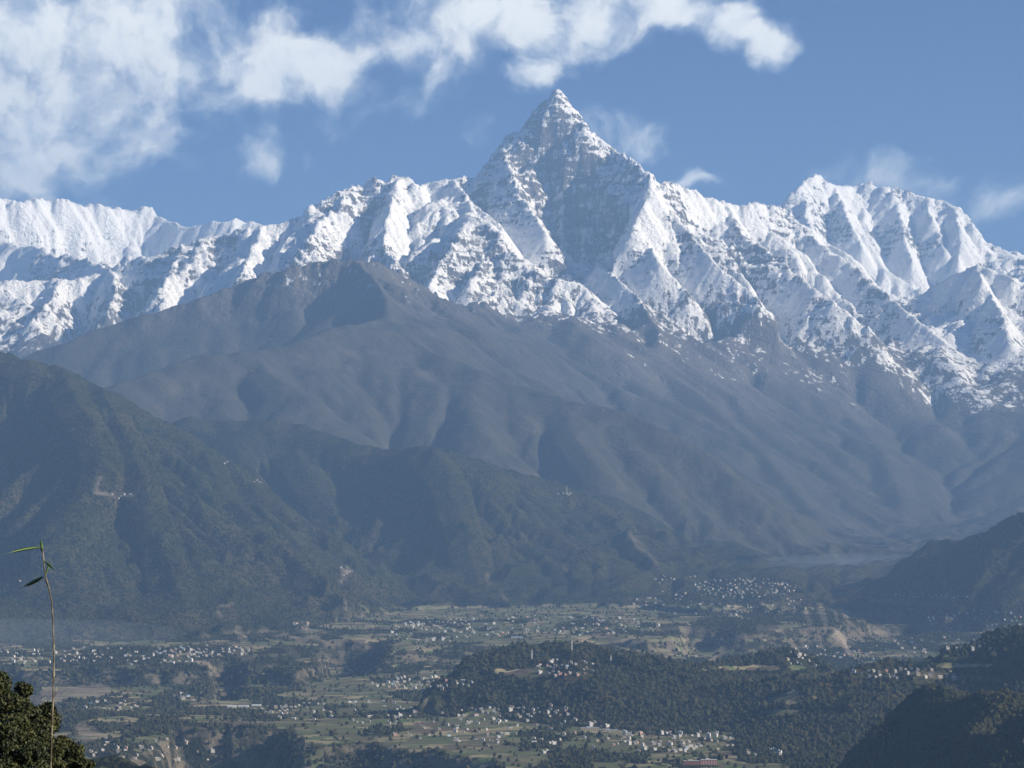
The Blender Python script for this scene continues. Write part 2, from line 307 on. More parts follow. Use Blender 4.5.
def erode(Z, Y, c, iters, K, crmask, crval, hard, diff=0.0, apass=2, A0=None, tmax=None, soft=None):
    n, m = Z.shape
    dx = (Y * c / F)[:, None] * np.ones((1, m)); area = dx * dx
    Ar = area.copy() if A0 is None else A0
    D = dirs8(); dist = [1, 1, 1, 1, 1.4142, 1.4142, 1.4142, 1.4142]
    Ka = K if soft is None else K * soft
    for it in range(iters):
        P = np.pad(Z, 1, mode='edge')
        best = np.full(Z.shape, 0.0); zr = Z.copy(); rc = np.full(Z.shape, -1, np.int8)
        for k, (a, b) in enumerate(D):
            nb = P[1 + a:1 + a + n, 1 + b:1 + b + m]
            s = (Z - nb) / dist[k]
            q = s > best
            best = np.where(q, s, best); zr = np.where(q, nb, zr); rc = np.where(q, np.int8(k), rc)
        for _ in range(apass):
            new = area.copy()
            for k, (a, b) in enumerate(D):
                W = np.pad(np.where(rc == k, Ar, 0), 1)
                new += W[1 - a:1 - a + n, 1 - b:1 - b + m]
            Ar = new
        Fk = Ka * np.sqrt(np.minimum(Ar, 6e6)) / dx
        Zn = (Z + Fk * zr) / (1 + Fk)
        if tmax is not None:      # slopes steeper than the angle of repose crumble
            ex = best - tmax * dx
            Zn = np.where(ex > 0, np.minimum(Zn, Z - 0.3 * ex), Zn)
        if diff > 0:
            P = np.pad(Zn, 1, mode='edge')
            Zn = Zn + diff * (P[:-2, 1:-1] + P[2:, 1:-1] + P[1:-1, :-2] + P[1:-1, 2:] - 4 * Zn)
        Zn = np.where(hard, Z, Zn)
        Zn = np.where(crmask, np.maximum(Zn, crval), Zn)
        Z = Zn
    return Z, Ar
def terrain(final_c=2.0):
    lv = [32.0, 16.0, 8.0]
    Z = None
    for c in lv:
        U, Y = build_grid(c); mask, val, cr, crv, basin = constraints(U, Y, c)
        if Z is None: Z = np.where(mask, val, 1800.0)
        else: Z = resample(Z, Uo, Yo, U, Y); Z[mask] = val[mask]
        Z = relax(Z, mask, val, 500 if c > 10 else 250)
        Uo, Yo = U, Y
    def detail(Z, U, Y, amp, wl, seed):
        X = (U[None, :] - 512) / F * Y[:, None]; YY = Y[:, None] + 0 * X
        a = amp * sstep(1050, 2600, Z) * np.where(YY > 16300, .5 + .5 * sstep(3300, 4000, Z), 1.0)
        wx = X + wl * 0.5 * fbm(X / wl / 1.7, YY / wl / 1.7, 2, seed + 40); wy = YY + wl * 0.5 * fbm(X / wl / 1.7 + 9, YY / wl / 1.7, 2, seed + 50)
        return a * fbm(wx / wl, wy / wl, 3, seed)
    Z = tents(Z, Y, 8.0, cr, crv, 26, basin)
    Z = Z + (detail(Z, U, Y, 190, 1300, 3) + detail(Z, U, Y, 90, 520, 13)) * (1 - 0.9 * basin)
    snow = lambda Z: 0.35 + 0.65 * sstep(3200, 1600, Z) if False else 1.0
    def softness(U, Y, Z):
        UU = U[None, :] + 0 * Z; Yg = Y[:, None] + 0 * Z
        k = 0.30 + 0.70 * sstep(3300, 4000, Z)
        k = np.where(Yg < 16500, 0.75 * sstep(1120, 1600, Z) + .1, k)
        k = np.where((Yg > 30500) & (UU < 300), 0.45, k)
        return k
    Z, Ar = erode(Z, Y, 8.0, 60, 0.020, cr, crv, basin, diff=0.02, apass=4, tmax=1.5, soft=softness(U, Y, Z))
    print('  8px', Z.shape, round(time.time() - T0, 1))
    for c, its, wl, amp in ((4.0, 40, 330, 60), (final_c, 22, 120, 30)):
        U, Y = build_grid(c); mask, val, cr, crv, basin = constraints(U, Y, c)
        Z = resample(Z, Uo, Yo, U, Y); Ar = resample(Ar, Uo, Yo, U, Y)
        Z = Z + detail(Z, U, Y, amp, wl, int(c) + 60) * (1 - 0.95 * basin)
        Z = np.where(cr, np.maximum(Z, crv), Z)
        Z, Ar = erode(Z, Y, c, its, 0.014, cr, crv, basin, diff=0.01, apass=3, A0=Ar, tmax=1.7, soft=softness(U, Y, Z))
        Uo, Yo = U, Y
        print(' ', c, Z.shape, round(time.time() - T0, 1))
    Z = tents(Z, Y, final_c, cr, np.where(cr, Z, -1e9), 10, basin)
    # craggy rock ribs and gullies above the tree line, smaller bumps lower down
    X = (U[None, :] - 512) / F * Y[:, None]; YY = Y[:, None] + 0 * X
    hi = sstep(3300, 4300, Z)
    wx = X + 260 * fbm(X / 700, YY / 700, 3, 91); wy = YY + 260 * fbm(X / 700 + 5, YY / 700, 3, 92)
    calm = sstep(-0.45, 0.45, fbm(X / 1300, YY / 1300, 3, 95))
    UU = U[None, :] + 0 * Z
    calm = np.maximum(calm, .95 * sstep(470, 510, UU) * sstep(680, 640, UU) * sstep(26000, 26800, YY) * sstep(29500, 28800, YY))
    r = ridged(wx / 380, wy / 380, 2, 93, 0.5) - 0.8; r2 = ridged(wx / 130, wy / 150, 3, 94, 0.62) - 1.0; r3 = vnoise(wx / 48, wy / 60, 98)
    far_w = 1 - .88 * ((YY > 33000) & (X < -2500)); wall_ = ((YY > 33000) & (X < -2500)) * 1.0
    ph = (Z + 0.22 * X + 0.1 * YY) / 135.0 + 0.8 * fbm(X / 900, YY / 900, 3, 111)
    saw = ph - np.floor(ph); led = np.where(saw < .7, saw / .7, (1 - saw) / .3) - .5
    Z = Z + wall_ * hi * 40 * (ridged(X / 330 + .3 * fbm(X / 600, YY / 1500, 2, 131), YY / 4200, 3, 132) - .9)
    Z = Z + hi * far_w * (r * (7 + 32 * calm) + r2 * (5 + 25 * calm) + r3 * (2 + 8 * calm) + led * (7 + 40 * calm)) + (1 - hi) * sstep(1150, 1500, Z) * (1 - basin) * (ridged(wx / 420, wy / 420, 4, 97, 0.5) - 0.8) * np.where(YY > 16300, 8, 17)
    Z = Z + (1 - hi) * sstep(1150, 1400, Z) * (1 - basin) * 5 * fbm(X / 60, YY / 60, 2, 99)
    midm = np.where(YY > 16000, 1 - sstep(3300, 3900, Z), 0.0) * 0.22
    for _ in range(7):
        Pz = np.pad(Z, 1, mode='edge'); Z = Z + midm * (Pz[:-2, 1:-1] + Pz[2:, 1:-1] + Pz[1:-1, :-2] + Pz[1:-1, 2:] - 4 * Z)
    lowh = (1 - sstep(1500, 1900, Z)) * (1 - basin)
    Z = Z + lowh * (46 * (ridged(wx / 520, wy / 700, 3, 103, 0.55) - 0.9) + 10 * fbm(X / 170, YY / 220, 2, 104)) * sstep(1000, 1080, Z)
    return U, Y, Z, calm * far_w, basin
U, Y, Z, AR, BAS = terrain(2.0)
X = (U[None, :] - 512) / F * Y[:, None]
def grid_mesh(name, X, YY, Z, mat, attrs=None):
    n, m = Z.shape
    co = np.empty((n * m, 3), np.float32); co[:, 0] = X.ravel(); co[:, 1] = YY.ravel(); co[:, 2] = Z.ravel()
    i = np.arange(n - 1)[:, None] * m + np.arange(m - 1)[None, :]
    q = np.stack([i, i + 1, i + m + 1, i + m], -1).reshape(-1, 4).astype(np.int32)
    me = bpy.data.meshes.new(name)
    me.vertices.add(n * m); me.vertices.foreach_set('co', co.ravel())
    me.loops.add(q.size); me.loops.foreach_set('vertex_index', q.ravel())
    me.polygons.add(len(q)); me.polygons.foreach_set('loop_start', np.arange(0, q.size, 4, dtype=np.int32))
    me.polygons.foreach_set('use_smooth', np.ones(len(q), bool))
    for k, a in (attrs or {}).items():
        at = me.attributes.new(k, 'FLOAT', 'POINT'); at.data.foreach_set('value', a.astype(np.float32).ravel())
    me.update(); me.materials.append(mat)
    o = bpy.data.objects.new(name, me); COL.objects.link(o); return o

def new_mat(name, rough=0.9, spec=0.1):
    m = bpy.data.materials.new(name); m.use_nodes = True
    b = m.node_tree.nodes['Principled BSDF']; b.inputs['Roughness'].default_value = rough; b.inputs['Specular IOR Level'].default_value = spec
    return m, m.node_tree, b
def noise(t, vec, scale, detail=4, rough=0.5):
    n = N(t, 'ShaderNodeTexNoise'); n.inputs['Scale'].default_value = scale; n.inputs['Detail'].default_value = detail; n.inputs['Roughness'].default_value = rough
    t.links.new(vec, n.inputs['Vector']); return n.outputs['Fac']
def attr(t, name):
    n = N(t, 'ShaderNodeAttribute', attribute_name=name); return n.outputs['Fac']
def maprange(t, v, a, b, c=0.0, d=1.0, kind='SMOOTHSTEP'):
    n = N(t, 'ShaderNodeMapRange', interpolation_type=kind); t.links.new(v, n.inputs['Value'])
    for s, x in zip(('From Min', 'From Max', 'To Min', 'To Max'), (a, b, c, d)): n.inputs[s].default_value = x
    return n.outputs[0]

# slope, curvature, attributes
dzx = np.gradient(Z, axis=1) / (Y[:, None] * 2.0 / F); dzy = np.gradient(Z, axis=0) / (Y[:, None] * 2.0 / F)
SL = np.sqrt(dzx ** 2 + dzy ** 2)
lineU = np.interp(U, [-200, 0, 600, 760, 900, 1024, 1200], [3800, 3800, 3800, 3700, 3450, 3050, 2900])[None, :]
line = np.where(Y[:, None] < 24000, np.maximum(lineU, np.interp(U, [-200, 480, 620, 800], [4500, 4500, 3800, 3500])[None, :]), lineU)
snowv = (Z - line) / 520 + 0.8 * fbm(X / 900, Y[:, None] / 900 + 0 * X, 3, 77) + 0.35 * np.clip(dzy, -1, 1)
steep = np.minimum(SL, 2.6)

m_mtn, t, b = new_mat('mountain_rock_and_snow', 0.75, 0.2)
geo = N(t, 'ShaderNodeNewGeometry'); pos = geo.outputs['Position']
n_big = noise(t, pos, 0.0012, 5); n_mid = noise(t, pos, 0.009, 5, 0.6); n_fine = noise(t, pos, 0.035, 4, 0.6)
sv = math_node(t, 'ADD', attr(t, 'snow'), maprange(t, n_mid, 0.3, 0.7, -0.55, 0.55, 'LINEAR'))
sv = math_node(t, 'ADD', sv, maprange(t, n_fine, 0.3, 0.7, -0.45, 0.45, 'LINEAR'))
vmp = N(t, 'ShaderNodeMapping'); vmp.inputs['Scale'].default_value = (1.0, .6, 0.16); t.links.new(pos, vmp.inputs['Vector'])
sv = math_node(t, 'ADD', sv, maprange(t, noise(t, vmp.outputs[0], 0.014, 5, 0.6), .34, .66, -1.0, 1.0, 'LINEAR'))
st = math_node(t, 'ADD', attr(t, 'steep'), maprange(t, n_mid, 0.3, 0.7, -0.35, 0.35, 'LINEAR'))
st = math_node(t, 'ADD', st, maprange(t, n_fine, 0.3, 0.7, -0.3, 0.3, 'LINEAR'))
smp = N(t, 'ShaderNodeMapping'); smp.inputs['Scale'].default_value = (1.0, 1.0, 0.35); t.links.new(pos, smp.inputs['Vector'])
rk = maprange(t, noise(t, smp.outputs[0], 0.016, 6, 0.72), .36, .64, -1.2, 1.2, 'LINEAR')
bmp_ = N(t, 'ShaderNodeMapping'); bmp_.inputs['Rotation'].default_value = (R(6), R(12), 0); bmp_.inputs['Scale'].default_value = (.22, .22, 1.3); t.links.new(pos, bmp_.inputs['Vector'])
band = maprange(t, noise(t, bmp_.outputs[0], 0.012, 6, 0.65), .36, .64, -1.0, 1.0, 'LINEAR')
keep = maprange(t, math_node(t, 'ADD', math_node(t, 'ADD', math_node(t, 'ADD', st, rk), band), maprange(t, attr(t, 'crag'), 0, 1, -1.1, .75, 'LINEAR')), 2.8, 2.3)
on = maprange(t, sv, 0.1, 0.7)
snow = math_node(t, 'MULTIPLY', keep, on)
rock = mix_rgb(t, n_mid, (0.070, 0.064, 0.062), (0.15, 0.135, 0.125))
forest = mix_rgb(t, n_big, (0.026, 0.029, 0.027), (0.046, 0.041, 0.036))
forest = mix_rgb(t, maprange(t, n_fine, 0.3, 0.7), forest, (0.042, 0.037, 0.028))
forest = mix_rgb(t, maprange(t, n_mid, .40, .62), forest, (0.034, 0.036, 0.024))
forest = mix_rgb(t, maprange(t, noise(t, pos, 0.004, 6, .7), .5, .66), forest, (0.062, 0.054, 0.044))
low = mix_rgb(t, maprange(t, attr(t, 'snow'), -2.2, 0.0), forest, rock)
col = mix_rgb(t, snow, low, (0.86, 0.87, 0.88))
t.links.new(col, b.inputs['Base Color'])
bump = N(t, 'ShaderNodeBump'); bump.inputs['Strength'].default_value = 1.0; bump.inputs['Distance'].default_value = 34.0
rid = math_node(t, 'ABSOLUTE', math_node(t, 'SUBTRACT', n_mid, 0.5)); rif = math_node(t, 'ABSOLUTE', math_node(t, 'SUBTRACT', n_fine, 0.5))
hsum = math_node(t, 'MULTIPLY_ADD', rif, -0.55, math_node(t, 'MULTIPLY', rid, -2.4)); hsum = math_node(t, 'MULTIPLY', hsum, maprange(t, attr(t, 'snow'), -3.0, 0.0, .40, 1.0)); t.links.new(hsum, bump.inputs['Height']); t.links.new(bump.outputs[0], b.inputs['Normal'])

# ------------------------------------------------------------------ where a line of sight meets the land, used to find the ground under known places
SY = HZ - (Z - CAMZ) * F / Y[:, None]                 # apparent height of every vertex
CM = np.minimum.accumulate(SY, axis=0)
VIS = SY <= np.vstack([np.full((1, SY.shape[1]), 9e9), CM[:-1]]) + 1.5
def hit(px, py):
    fj = (px - U[0]) / (U[1] - U[0]); j = int(np.clip(round(fj), 0, len(U) - 1))
    i = int(np.argmax(CM[:, j] <= py))
    if CM[i, j] > py: return None
    if i == 0: return float(Y[0]), j
    a, b_ = CM[i - 1, j], CM[i, j]
    tt = (a - py) / max(a - b_, 1e-6)
    return float(Y[i - 1] + (Y[i] - Y[i - 1]) * min(max(tt, 0), 1)), j
def ground(x, y):
    px = x / y * F + 512
    fi = math.log(y / Y[0]) / math.log(Y[1] / Y[0]); fj = (px - U[0]) / (U[1] - U[0])
    i = int(min(max(fi, 0), len(Y) - 2)); j = int(min(max(fj, 0), len(U) - 2)); a = fi - i; b_ = fj - j
    return float((Z[i, j] * (1 - a) + Z[i + 1, j] * a) * (1 - b_) + (Z[i, j + 1] * (1 - a) + Z[i + 1, j + 1] * a) * b_)
# bare soil: landslides, river cliffs, road cuts (bearing, apparent height, half width)
BARE = [((838,633),(843,640),3.2,1.3),((842,638),(850,654),2.4,1.3),((832,637),(838,633),2.2,1.2),((5,700),(50,702),6,.6),((45,694),(105,690),6,.8),((80,727),(96,735),6,.85),((78,740),(96,738),3,.8),
 ((284,634),(300,640),2,.9),((298,640),(320,637),2,.9),((300,629),(330,633),1.5,.7),((343,573),(350,570),3,.9),((345,578),(341,582),2,.6),((806,612),(812,628),3,.5),((820,606),(826,624),3,.55),((832,604),(838,620),2.5,.6),((842,606),(847,620),2,.5),
 ((222,607),(232,603),2,.8),((218,612),(221,617),1.5,.6),((205,662),(214,672),1.5,.8),((205,672),(212,675),1.5,.6),((470,510),(476,520),2,.0),((486,575),(490,585),2.5,.5),((500,590),(505,598),2,.4),((800,650),(830,648),1.5,0),
 ((700,622),(720,620),3,.0),((760,628),(800,630),4,.35),((660,628),(700,630),3,.3),((900,672),(1000,680),3,.35),((235,650),(250,660),4,.35),((238,630),(244,640),4,.6),((290,650),(300,660),4,.3),
 ((98,338),(110,338),2,0),((384,320),(390,345),6,.35),((388,330),(394,350),4,.4),((630,535),(640,545),4,.35),((640,545),(655,562),3,.3),((0,462),(6,475),4,.6),((96,490),(100,478),2,.5),((95,493),(135,496),1.5,.75),((140,508),(150,512),1.5,.5),((750,605),(800,604),2,.3),((870,600),(955,606),2.5,.5),((870,612),(905,618),2,.4),((872,628),(895,633),4,.55),((895,640),(910,650),3,.3),
 ((130,528),(160,545),2,0),((620,598),(660,602),1.5,.35)]
bare = np.zeros_like(Z)
wob = 1.5 * fbm(U[None, :] / 6 + 0 * Z, SY / 5, 3, 201)
for (p, q, rr, w) in BARE:
    if w <= 0: continue
    d = np.array([q[0] - p[0], q[1] - p[1]], float); L2 = max((d ** 2).sum(), 1e-6)
    tt = np.clip(((U[None, :] - p[0]) * d[0] + (SY - p[1]) * d[1]) / L2, 0, 1)
    dist = np.hypot(U[None, :] - p[0] - tt * d[0], SY - p[1] - tt * d[1])
    bare = np.maximum(bare, w * sstep(rr + 1.2, rr - 1.2, dist + wob) * VIS)
# woods in the basin and woods on the wooded hills
YYg = Y[:, None] + 0 * X
woodn = fbm(X / 260, YYg / 420, 4, 301)
Ug = U[None, :] + 0 * X
openland = np.interp(Ug, [-200, 0, 240, 300, 470, 620, 740, 800, 1300], [.3, .30, .30, .62, .75, .66, .1, .0, .0])
openland = openland + np.where(YYg > 12300, .5 * (Ug > 385) * (Ug < 660), 0) + np.where((YYg > 9000) & (YYg < 12000), -.22, 0)
openland += .35 * sstep(9050, 9150, YYg) * (1 - sstep(9400, 9500, YYg)) * (Ug < 480) * 0
woods = sstep(openland - 0.32, openland + 0.02, woodn + 1.0 * (SL > .28) + 0.15)
woods = np.where(BAS, woods, 1.0)
# open grass around the wooded hills
gr = np.zeros_like(Z)
for (gx, gy, ru, rv_) in ((800, 700, 26, 8), (700, 745, 30, 8), (755, 668, 40, 3), (590, 608, 200, 4), (520, 672, 30, 5), (785, 712, 30, 4), (600, 640, 200, 3), (690, 652, 60, 5), (900, 655, 60, 4), (470, 716, 26, 6), (960, 665, 40, 3)):
    gr = np.maximum(gr, sstep(1.25, .6, np.hypot((Ug - gx) / ru, (SY - gy) / rv_) + .75 * fbm(X / 120, YYg / 160, 3, 311)))
gr *= VIS
woods = woods * (1 - gr)

m_val, t, b = new_mat('fields_and_woods', 1.0, 0.0)
geo = N(t, 'ShaderNodeNewGeometry'); pos = geo.outputs['Position']
n_big = noise(t, pos, 0.0022, 5); n_mid = noise(t, pos, 0.012, 5, 0.6); n_fine = noise(t, pos, 0.07, 3, 0.6)
mp = N(t, 'ShaderNodeMapping'); mp.inputs['Rotation'].default_value = (0, 0, R(12)); mp.inputs['Scale'].default_value = (0.012, 0.022, 0.0); t.links.new(pos, mp.inputs['Vector'])
vo = N(t, 'ShaderNodeTexVoronoi', distance='CHEBYCHEV'); vo.inputs['Scale'].default_value = 1.0; t.links.new(mp.outputs[0], vo.inputs['Vector'])
vc = N(t, 'ShaderNodeSeparateColor'); t.links.new(vo.outputs['Color'], vc.inputs[0])
fld = mix_rgb(t, maprange(t, vc.outputs[0], .2, .7, kind='LINEAR'), (0.075, 0.085, 0.045), (0.27, 0.235, 0.15))
fld = mix_rgb(t, maprange(t, vc.outputs[1], .62, .70), fld, (0.105, 0.085, 0.062))
fld = mix_rgb(t, maprange(t, vc.outputs[2], .80, .86), fld, (0.085, 0.115, 0.05))
fld = mix_rgb(t, maprange(t, n_big, .45, .62), fld, (0.095, 0.105, 0.058))
wd = mix_rgb(t, n_mid, (0.018, 0.024, 0.013), (0.045, 0.040, 0.024))
wd = mix_rgb(t, maprange(t, n_fine, 0.45, 0.68), wd, (0.014, 0.019, 0.012))
wmask = math_node(t, 'ADD', attr(t, 'woods'), maprange(t, n_mid, .3, .7, -.35, .35, 'LINEAR'))
g = mix_rgb(t, maprange(t, wmask, .4, .6), fld, wd)
cl = math_node(t, 'MULTIPLY', maprange(t, attr(t, 'steep'), .32, .62), maprange(t, n_mid, .42, .58))
cl = math_node(t, 'MULTIPLY', cl, attr(t, 'basin'))
soil = mix_rgb(t, n_fine, (0.15, 0.125, 0.095), (0.33, 0.285, 0.23))
hn = noise(t, pos, 0.0013, 5)
hf = mix_rgb(t, maprange(t, hn, 0.42, 0.60), (0.032, 0.037, 0.018), (0.064, 0.052, 0.030))
hf = mix_rgb(t, maprange(t, n_mid, 0.42, 0.66), hf, (0.055, 0.055, 0.027))
hf = mix_rgb(t, maprange(t, n_fine, 0.42, 0.60), hf, (0.006, 0.009, 0.005))
hm = math_node(t, 'MULTIPLY', math_node(t, 'SUBTRACT', 1.0, attr(t, 'basin')), maprange(t, wmask, .4, .6))
g = mix_rgb(t, hm, g, hf)
bn = math_node(t, 'MULTIPLY', attr(t, 'bare'), maprange(t, math_node(t, 'MULTIPLY_ADD', n_fine, .6, math_node(t, 'MULTIPLY', n_mid, .4)), .42, .56, .12, .9))
bn = math_node(t, 'MAXIMUM', bn, maprange(t, attr(t, 'bare'), .95, 1.2, 0., .9))
g = mix_rgb(t, math_node(t, 'MULTIPLY', cl, .45), g, soil); g = mix_rgb(t, bn, g, soil)
t.links.new(g, b.inputs['Base Color'])
bump = N(t, 'ShaderNodeBump'); bump.inputs['Strength'].default_value = 0.8; bump.inputs['Distance'].default_value = 13.0
hsum = math_node(t, 'MULTIPLY', n_fine, maprange(t, wmask, .4, .6, .1, 1.)); t.links.new(hsum, bump.inputs['Height']); t.links.new(bump.outputs[0], b.inputs['Normal'])

m_hil = m_val   # the plain runs on among the hills: one ground material, woods by attribute
def rows(y0, y1): return np.searchsorted(Y, y0), min(len(Y), np.searchsorted(Y, y1) + 1)
YY = Y[:, None] + 0 * X
for name, y0, y1, mat in (('valley_floor', 3300, 10500, m_val), ('hills', 10500, 16600, m_hil), ('mountains', 16600, 42000, m_mtn)):
    a, c_ = rows(y0, y1)
    o = grid_mesh(name, X[a:c_], YY[a:c_], Z[a:c_], mat, {'snow': snowv[a:c_], 'steep': steep[a:c_], 'crag': AR[a:c_], 'basin': BAS[a:c_].astype(float), 'woods': woods[a:c_], 'bare': bare[a:c_]})
    o['kind'] = 'structure'
print('terrain', round(time.time() - T0, 1))

# haze
me = bpy.data.meshes.new('haze')
x0, x1, y0, y1, z0, z1 = -26000, 30000, -3000, 46000, 800, 7700
me.from_pydata([(x, y, z) for z in (z0, z1) for y in (y0, y1) for x in (x0, x1)], [], [(0, 2, 3, 1), (4, 5, 7, 6), (0, 1, 5, 4), (2, 6, 7, 3), (0, 4, 6, 2), (1, 3, 7, 5)])
hz = bpy.data.objects.new('haze', me); COL.objects.link(hz); hz['kind'] = 'stuff'
mh = bpy.data.materials.new('haze_air'); mh.use_nodes = True; t = mh.node_tree; t.nodes.clear()
pv = N(t, 'ShaderNodeVolumePrincipled'); pv.inputs['Color'].default_value = (0.225, 0.395, 0.69, 1); pv.inputs['Density'].default_value = 3.7e-5; pv.inputs['Anisotropy'].default_value = 0.0
om = N(t, 'ShaderNodeOutputMaterial'); t.links.new(pv.outputs[0], om.inputs['Volume'])
me.materials.append(mh)

#print('SLOPE pct above 4000', np.percentile(SL[Z>4000],[10,25,50,75,90,97]))
# ------------------------------------------------------------------ the rest of the ground: one sheet to the horizon, and the slope the viewer stands on
def simple_mesh(name, verts, faces, mat, parent=None, smooth=False):
    me = bpy.data.meshes.new(name); me.from_pydata(verts, [], faces); me.update()
    if smooth: me.polygons.foreach_set('use_smooth', np.ones(len(me.polygons), bool))
    if mat: me.materials.append(mat)
    o = bpy.data.objects.new(name, me); COL.objects.link(o)
    if parent: o.parent = parent
    return o
g = simple_mesh('ground', [(-120000, -60000, 840), (120000, -60000, 840), (120000, 150000, 840), (-120000, 150000, 840)], [(0, 1, 2, 3)], m_val)
g['kind'] = 'structure'
m_soil, t, b = new_mat('near_grass_slope', 1.0, 0.0)
geo = N(t, 'ShaderNodeNewGeometry'); gn = noise(t, geo.outputs['Position'], 1.5, 5)
t.links.new(mix_rgb(t, gn, (0.03, 0.04, 0.018), (0.09, 0.075, 0.04)), b.inputs['Base Color'])
def near_z(x, y):
    base = CAMZ - 1.7 - 0.34 * np.maximum(y, -4) - 0.00004 * np.maximum(y, 0) ** 2
    bump_ = 19.5 * sstep(-6, -17, x) * np.exp(-((y - 72) / 30.0) ** 2)
    return np.where(y < 2800, base, base) + bump_ + 0.25 * fbm(x / 4, y / 4, 3, 5)
gx = np.concatenate([np.linspace(-400, -45, 18), np.linspace(-40, 20, 61), np.linspace(30, 400, 18)])
gy = np.concatenate([np.linspace(-60, 0, 13), np.linspace(2, 140, 70), np.linspace(150, 1700, 60)])
GX, GY = np.meshgrid(gx, gy)
o = grid_mesh('near_slope', GX, GY, near_z(GX, GY), m_soil); o['kind'] = 'structure'

# ------------------------------------------------------------------ houses
def flat_mat(name, col, rough=.8, var=.12, scale=.6):
    m, t, b = new_mat(name, rough, .2); ge = N(t, 'ShaderNodeNewGeometry'); nn = noise(t, ge.outputs['Position'], scale, 3)
    t.links.new(mix_rgb(t, nn, tuple(c * (1 - var * 2) for c in col), tuple(min(1, c * (1 + var)) for c in col)), b.inputs['Base Color']); return m
M = dict(white=flat_mat('whitewashed_plaster', (.58, .57, .55)), cream=flat_mat('cream_plaster', (.48, .42, .32)), grey=flat_mat('bare_concrete', (.34, .33, .31)), brick=flat_mat('red_brick', (.36, .17, .13)),
         tin=flat_mat('pale_tin_sheet', (.42, .45, .48), .5), blue=flat_mat('blue_tin_sheet', (.22, .36, .55), .5), rust=flat_mat('brown_tin_sheet', (.26, .17, .12)), conc=flat_mat('roof_concrete', (.50, .48, .45)), win=flat_mat('dark_window', (.03, .035, .04), .3), steel=flat_mat('white_painted_steel', (.75, .75, .74), .6), pink=flat_mat('pink_plaster', (.55, .33, .28)))
class MB:
    def __init__(s): s.v = []; s.f = []
    def box(s, x0, x1, y0, y1, z0, z1):
        n = len(s.v); s.v += [(x0, y0, z0), (x1, y0, z0), (x1, y1, z0), (x0, y1, z0), (x0, y0, z1), (x1, y0, z1), (x1, y1, z1), (x0, y1, z1)]
        s.f += [(n, n + 3, n + 2, n + 1), (n + 4, n + 5, n + 6, n + 7), (n, n + 1, n + 5, n + 4), (n + 1, n + 2, n + 6, n + 5), (n + 2, n + 3, n + 7, n + 6), (n + 3, n, n + 4, n + 7)]
    def gable(s, x0, x1, y0, y1, z0, z1):
        n = len(s.v); ym = (y0 + y1) / 2; s.v += [(x0, y0, z0), (x1, y0, z0), (x1, y1, z0), (x0, y1, z0), (x0, ym, z1), (x1, ym, z1)]
        s.f += [(n, n + 3, n + 2, n + 1), (n, n + 1, n + 5, n + 4), (n + 2, n + 3, n + 4, n + 5), (n, n + 4, n + 3), (n + 1, n + 2, n + 5)]
    def bar(s, a, b, r):
        a = Vector(a); b = Vector(b); d = (b - a).normalized(); u = d.orthogonal().normalized(); w = d.cross(u); n = len(s.v)
        for p in (a, b):
            for k in range(4):
                an = k * math.pi / 2 + .785; s.v.append(tuple(p + (u * math.cos(an) + w * math.sin(an)) * r))
        s.f += [(n + k, n + (k + 1) % 4, n + 4 + (k + 1) % 4, n + 4 + k) for k in range(4)] + [(n + 3, n + 2, n + 1, n), (n + 4, n + 5, n + 6, n + 7)]
    def build(s, name, mat, parent=None): return simple_mesh(name, s.v, s.f, mat, parent)
def house_kind(kind):
    """walls as the thing itself, roof and windows as its parts"""
    w = MB(); r = MB(); wi = MB()
    if kind in ('flat white', 'flat cream', 'flat grey', 'flat pink'):
        w.box(-5.5, 5.5, -4.5, 4.5, -3, 7.5); r.box(-6, 6, -5, 5, 7.5, 7.9); r.box(-5.5, -1.5, 0.2, 4.2, 7.9, 10.3); r.box(-6, 6, -5, -4.8, 7.9, 8.7)
        hh = (1.0, 4.4)
    elif kind == 'tall white':
        w.box(-5, 5, -5, 5, -3, 12.5); r.box(-5.5, 5.5, -5.5, 5.5, 12.5, 12.9); r.box(-4.5, 0, 0, 4.5, 12.9, 15.4); hh = (1.0, 4.4, 7.8)
    else:
        w.box(-6.5, 6.5, -3.5, 3.5, -3, 4.6); r.gable(-7.1, 7.1, -4.3, 4.3, 4.6, 7.2); hh = (1.0,)
    for h0 in hh:
        for xx in (-3.8, -0.6, 2.6): wi.box(xx, xx + 1.4, -5.06 if kind == 'tall white' else (-4.56 if 'flat' in kind else -3.56), -4.9 if kind == 'tall white' else (-4.4 if 'flat' in kind else -3.4), h0, h0 + 1.6)
    wm = {'flat white': 'white', 'flat cream': 'cream', 'flat grey': 'grey', 'flat pink': 'pink', 'tall white': 'white', 'tin roofed': 'cream', 'brown roofed': 'white', 'blue roofed': 'white'}[kind]
    rm = {'tin roofed': 'tin', 'brown roofed': 'rust', 'blue roofed': 'blue'}.get(kind, 'conc')
    if kind == 'flat white': rm = 'white'
    return w, r, wi, wm, rm
KINDS = ['flat white', 'tall white', 'flat cream', 'flat grey', 'tin roofed', 'brown roofed', 'blue roofed', 'flat pink']
KP = [.27, .06, .14, .20, .16, .09, .03, .05]
WORDS = {'flat white': ('whitewashed flat-roofed house', 'white flat-roofed houses'), 'tall white': ('tall white three-storey house', 'tall white houses'), 'flat cream': ('cream flat-roofed house', 'cream houses'), 'flat grey': ('bare grey concrete house', 'grey concrete houses'),
         'tin roofed': ('low tin-roofed house', 'tin-roofed houses'), 'brown roofed': ('low brown-roofed house', 'brown-roofed houses'), 'blue roofed': ('low blue-roofed house', 'blue-roofed houses'), 'flat pink': ('pinkish flat-roofed house', 'pink houses')}
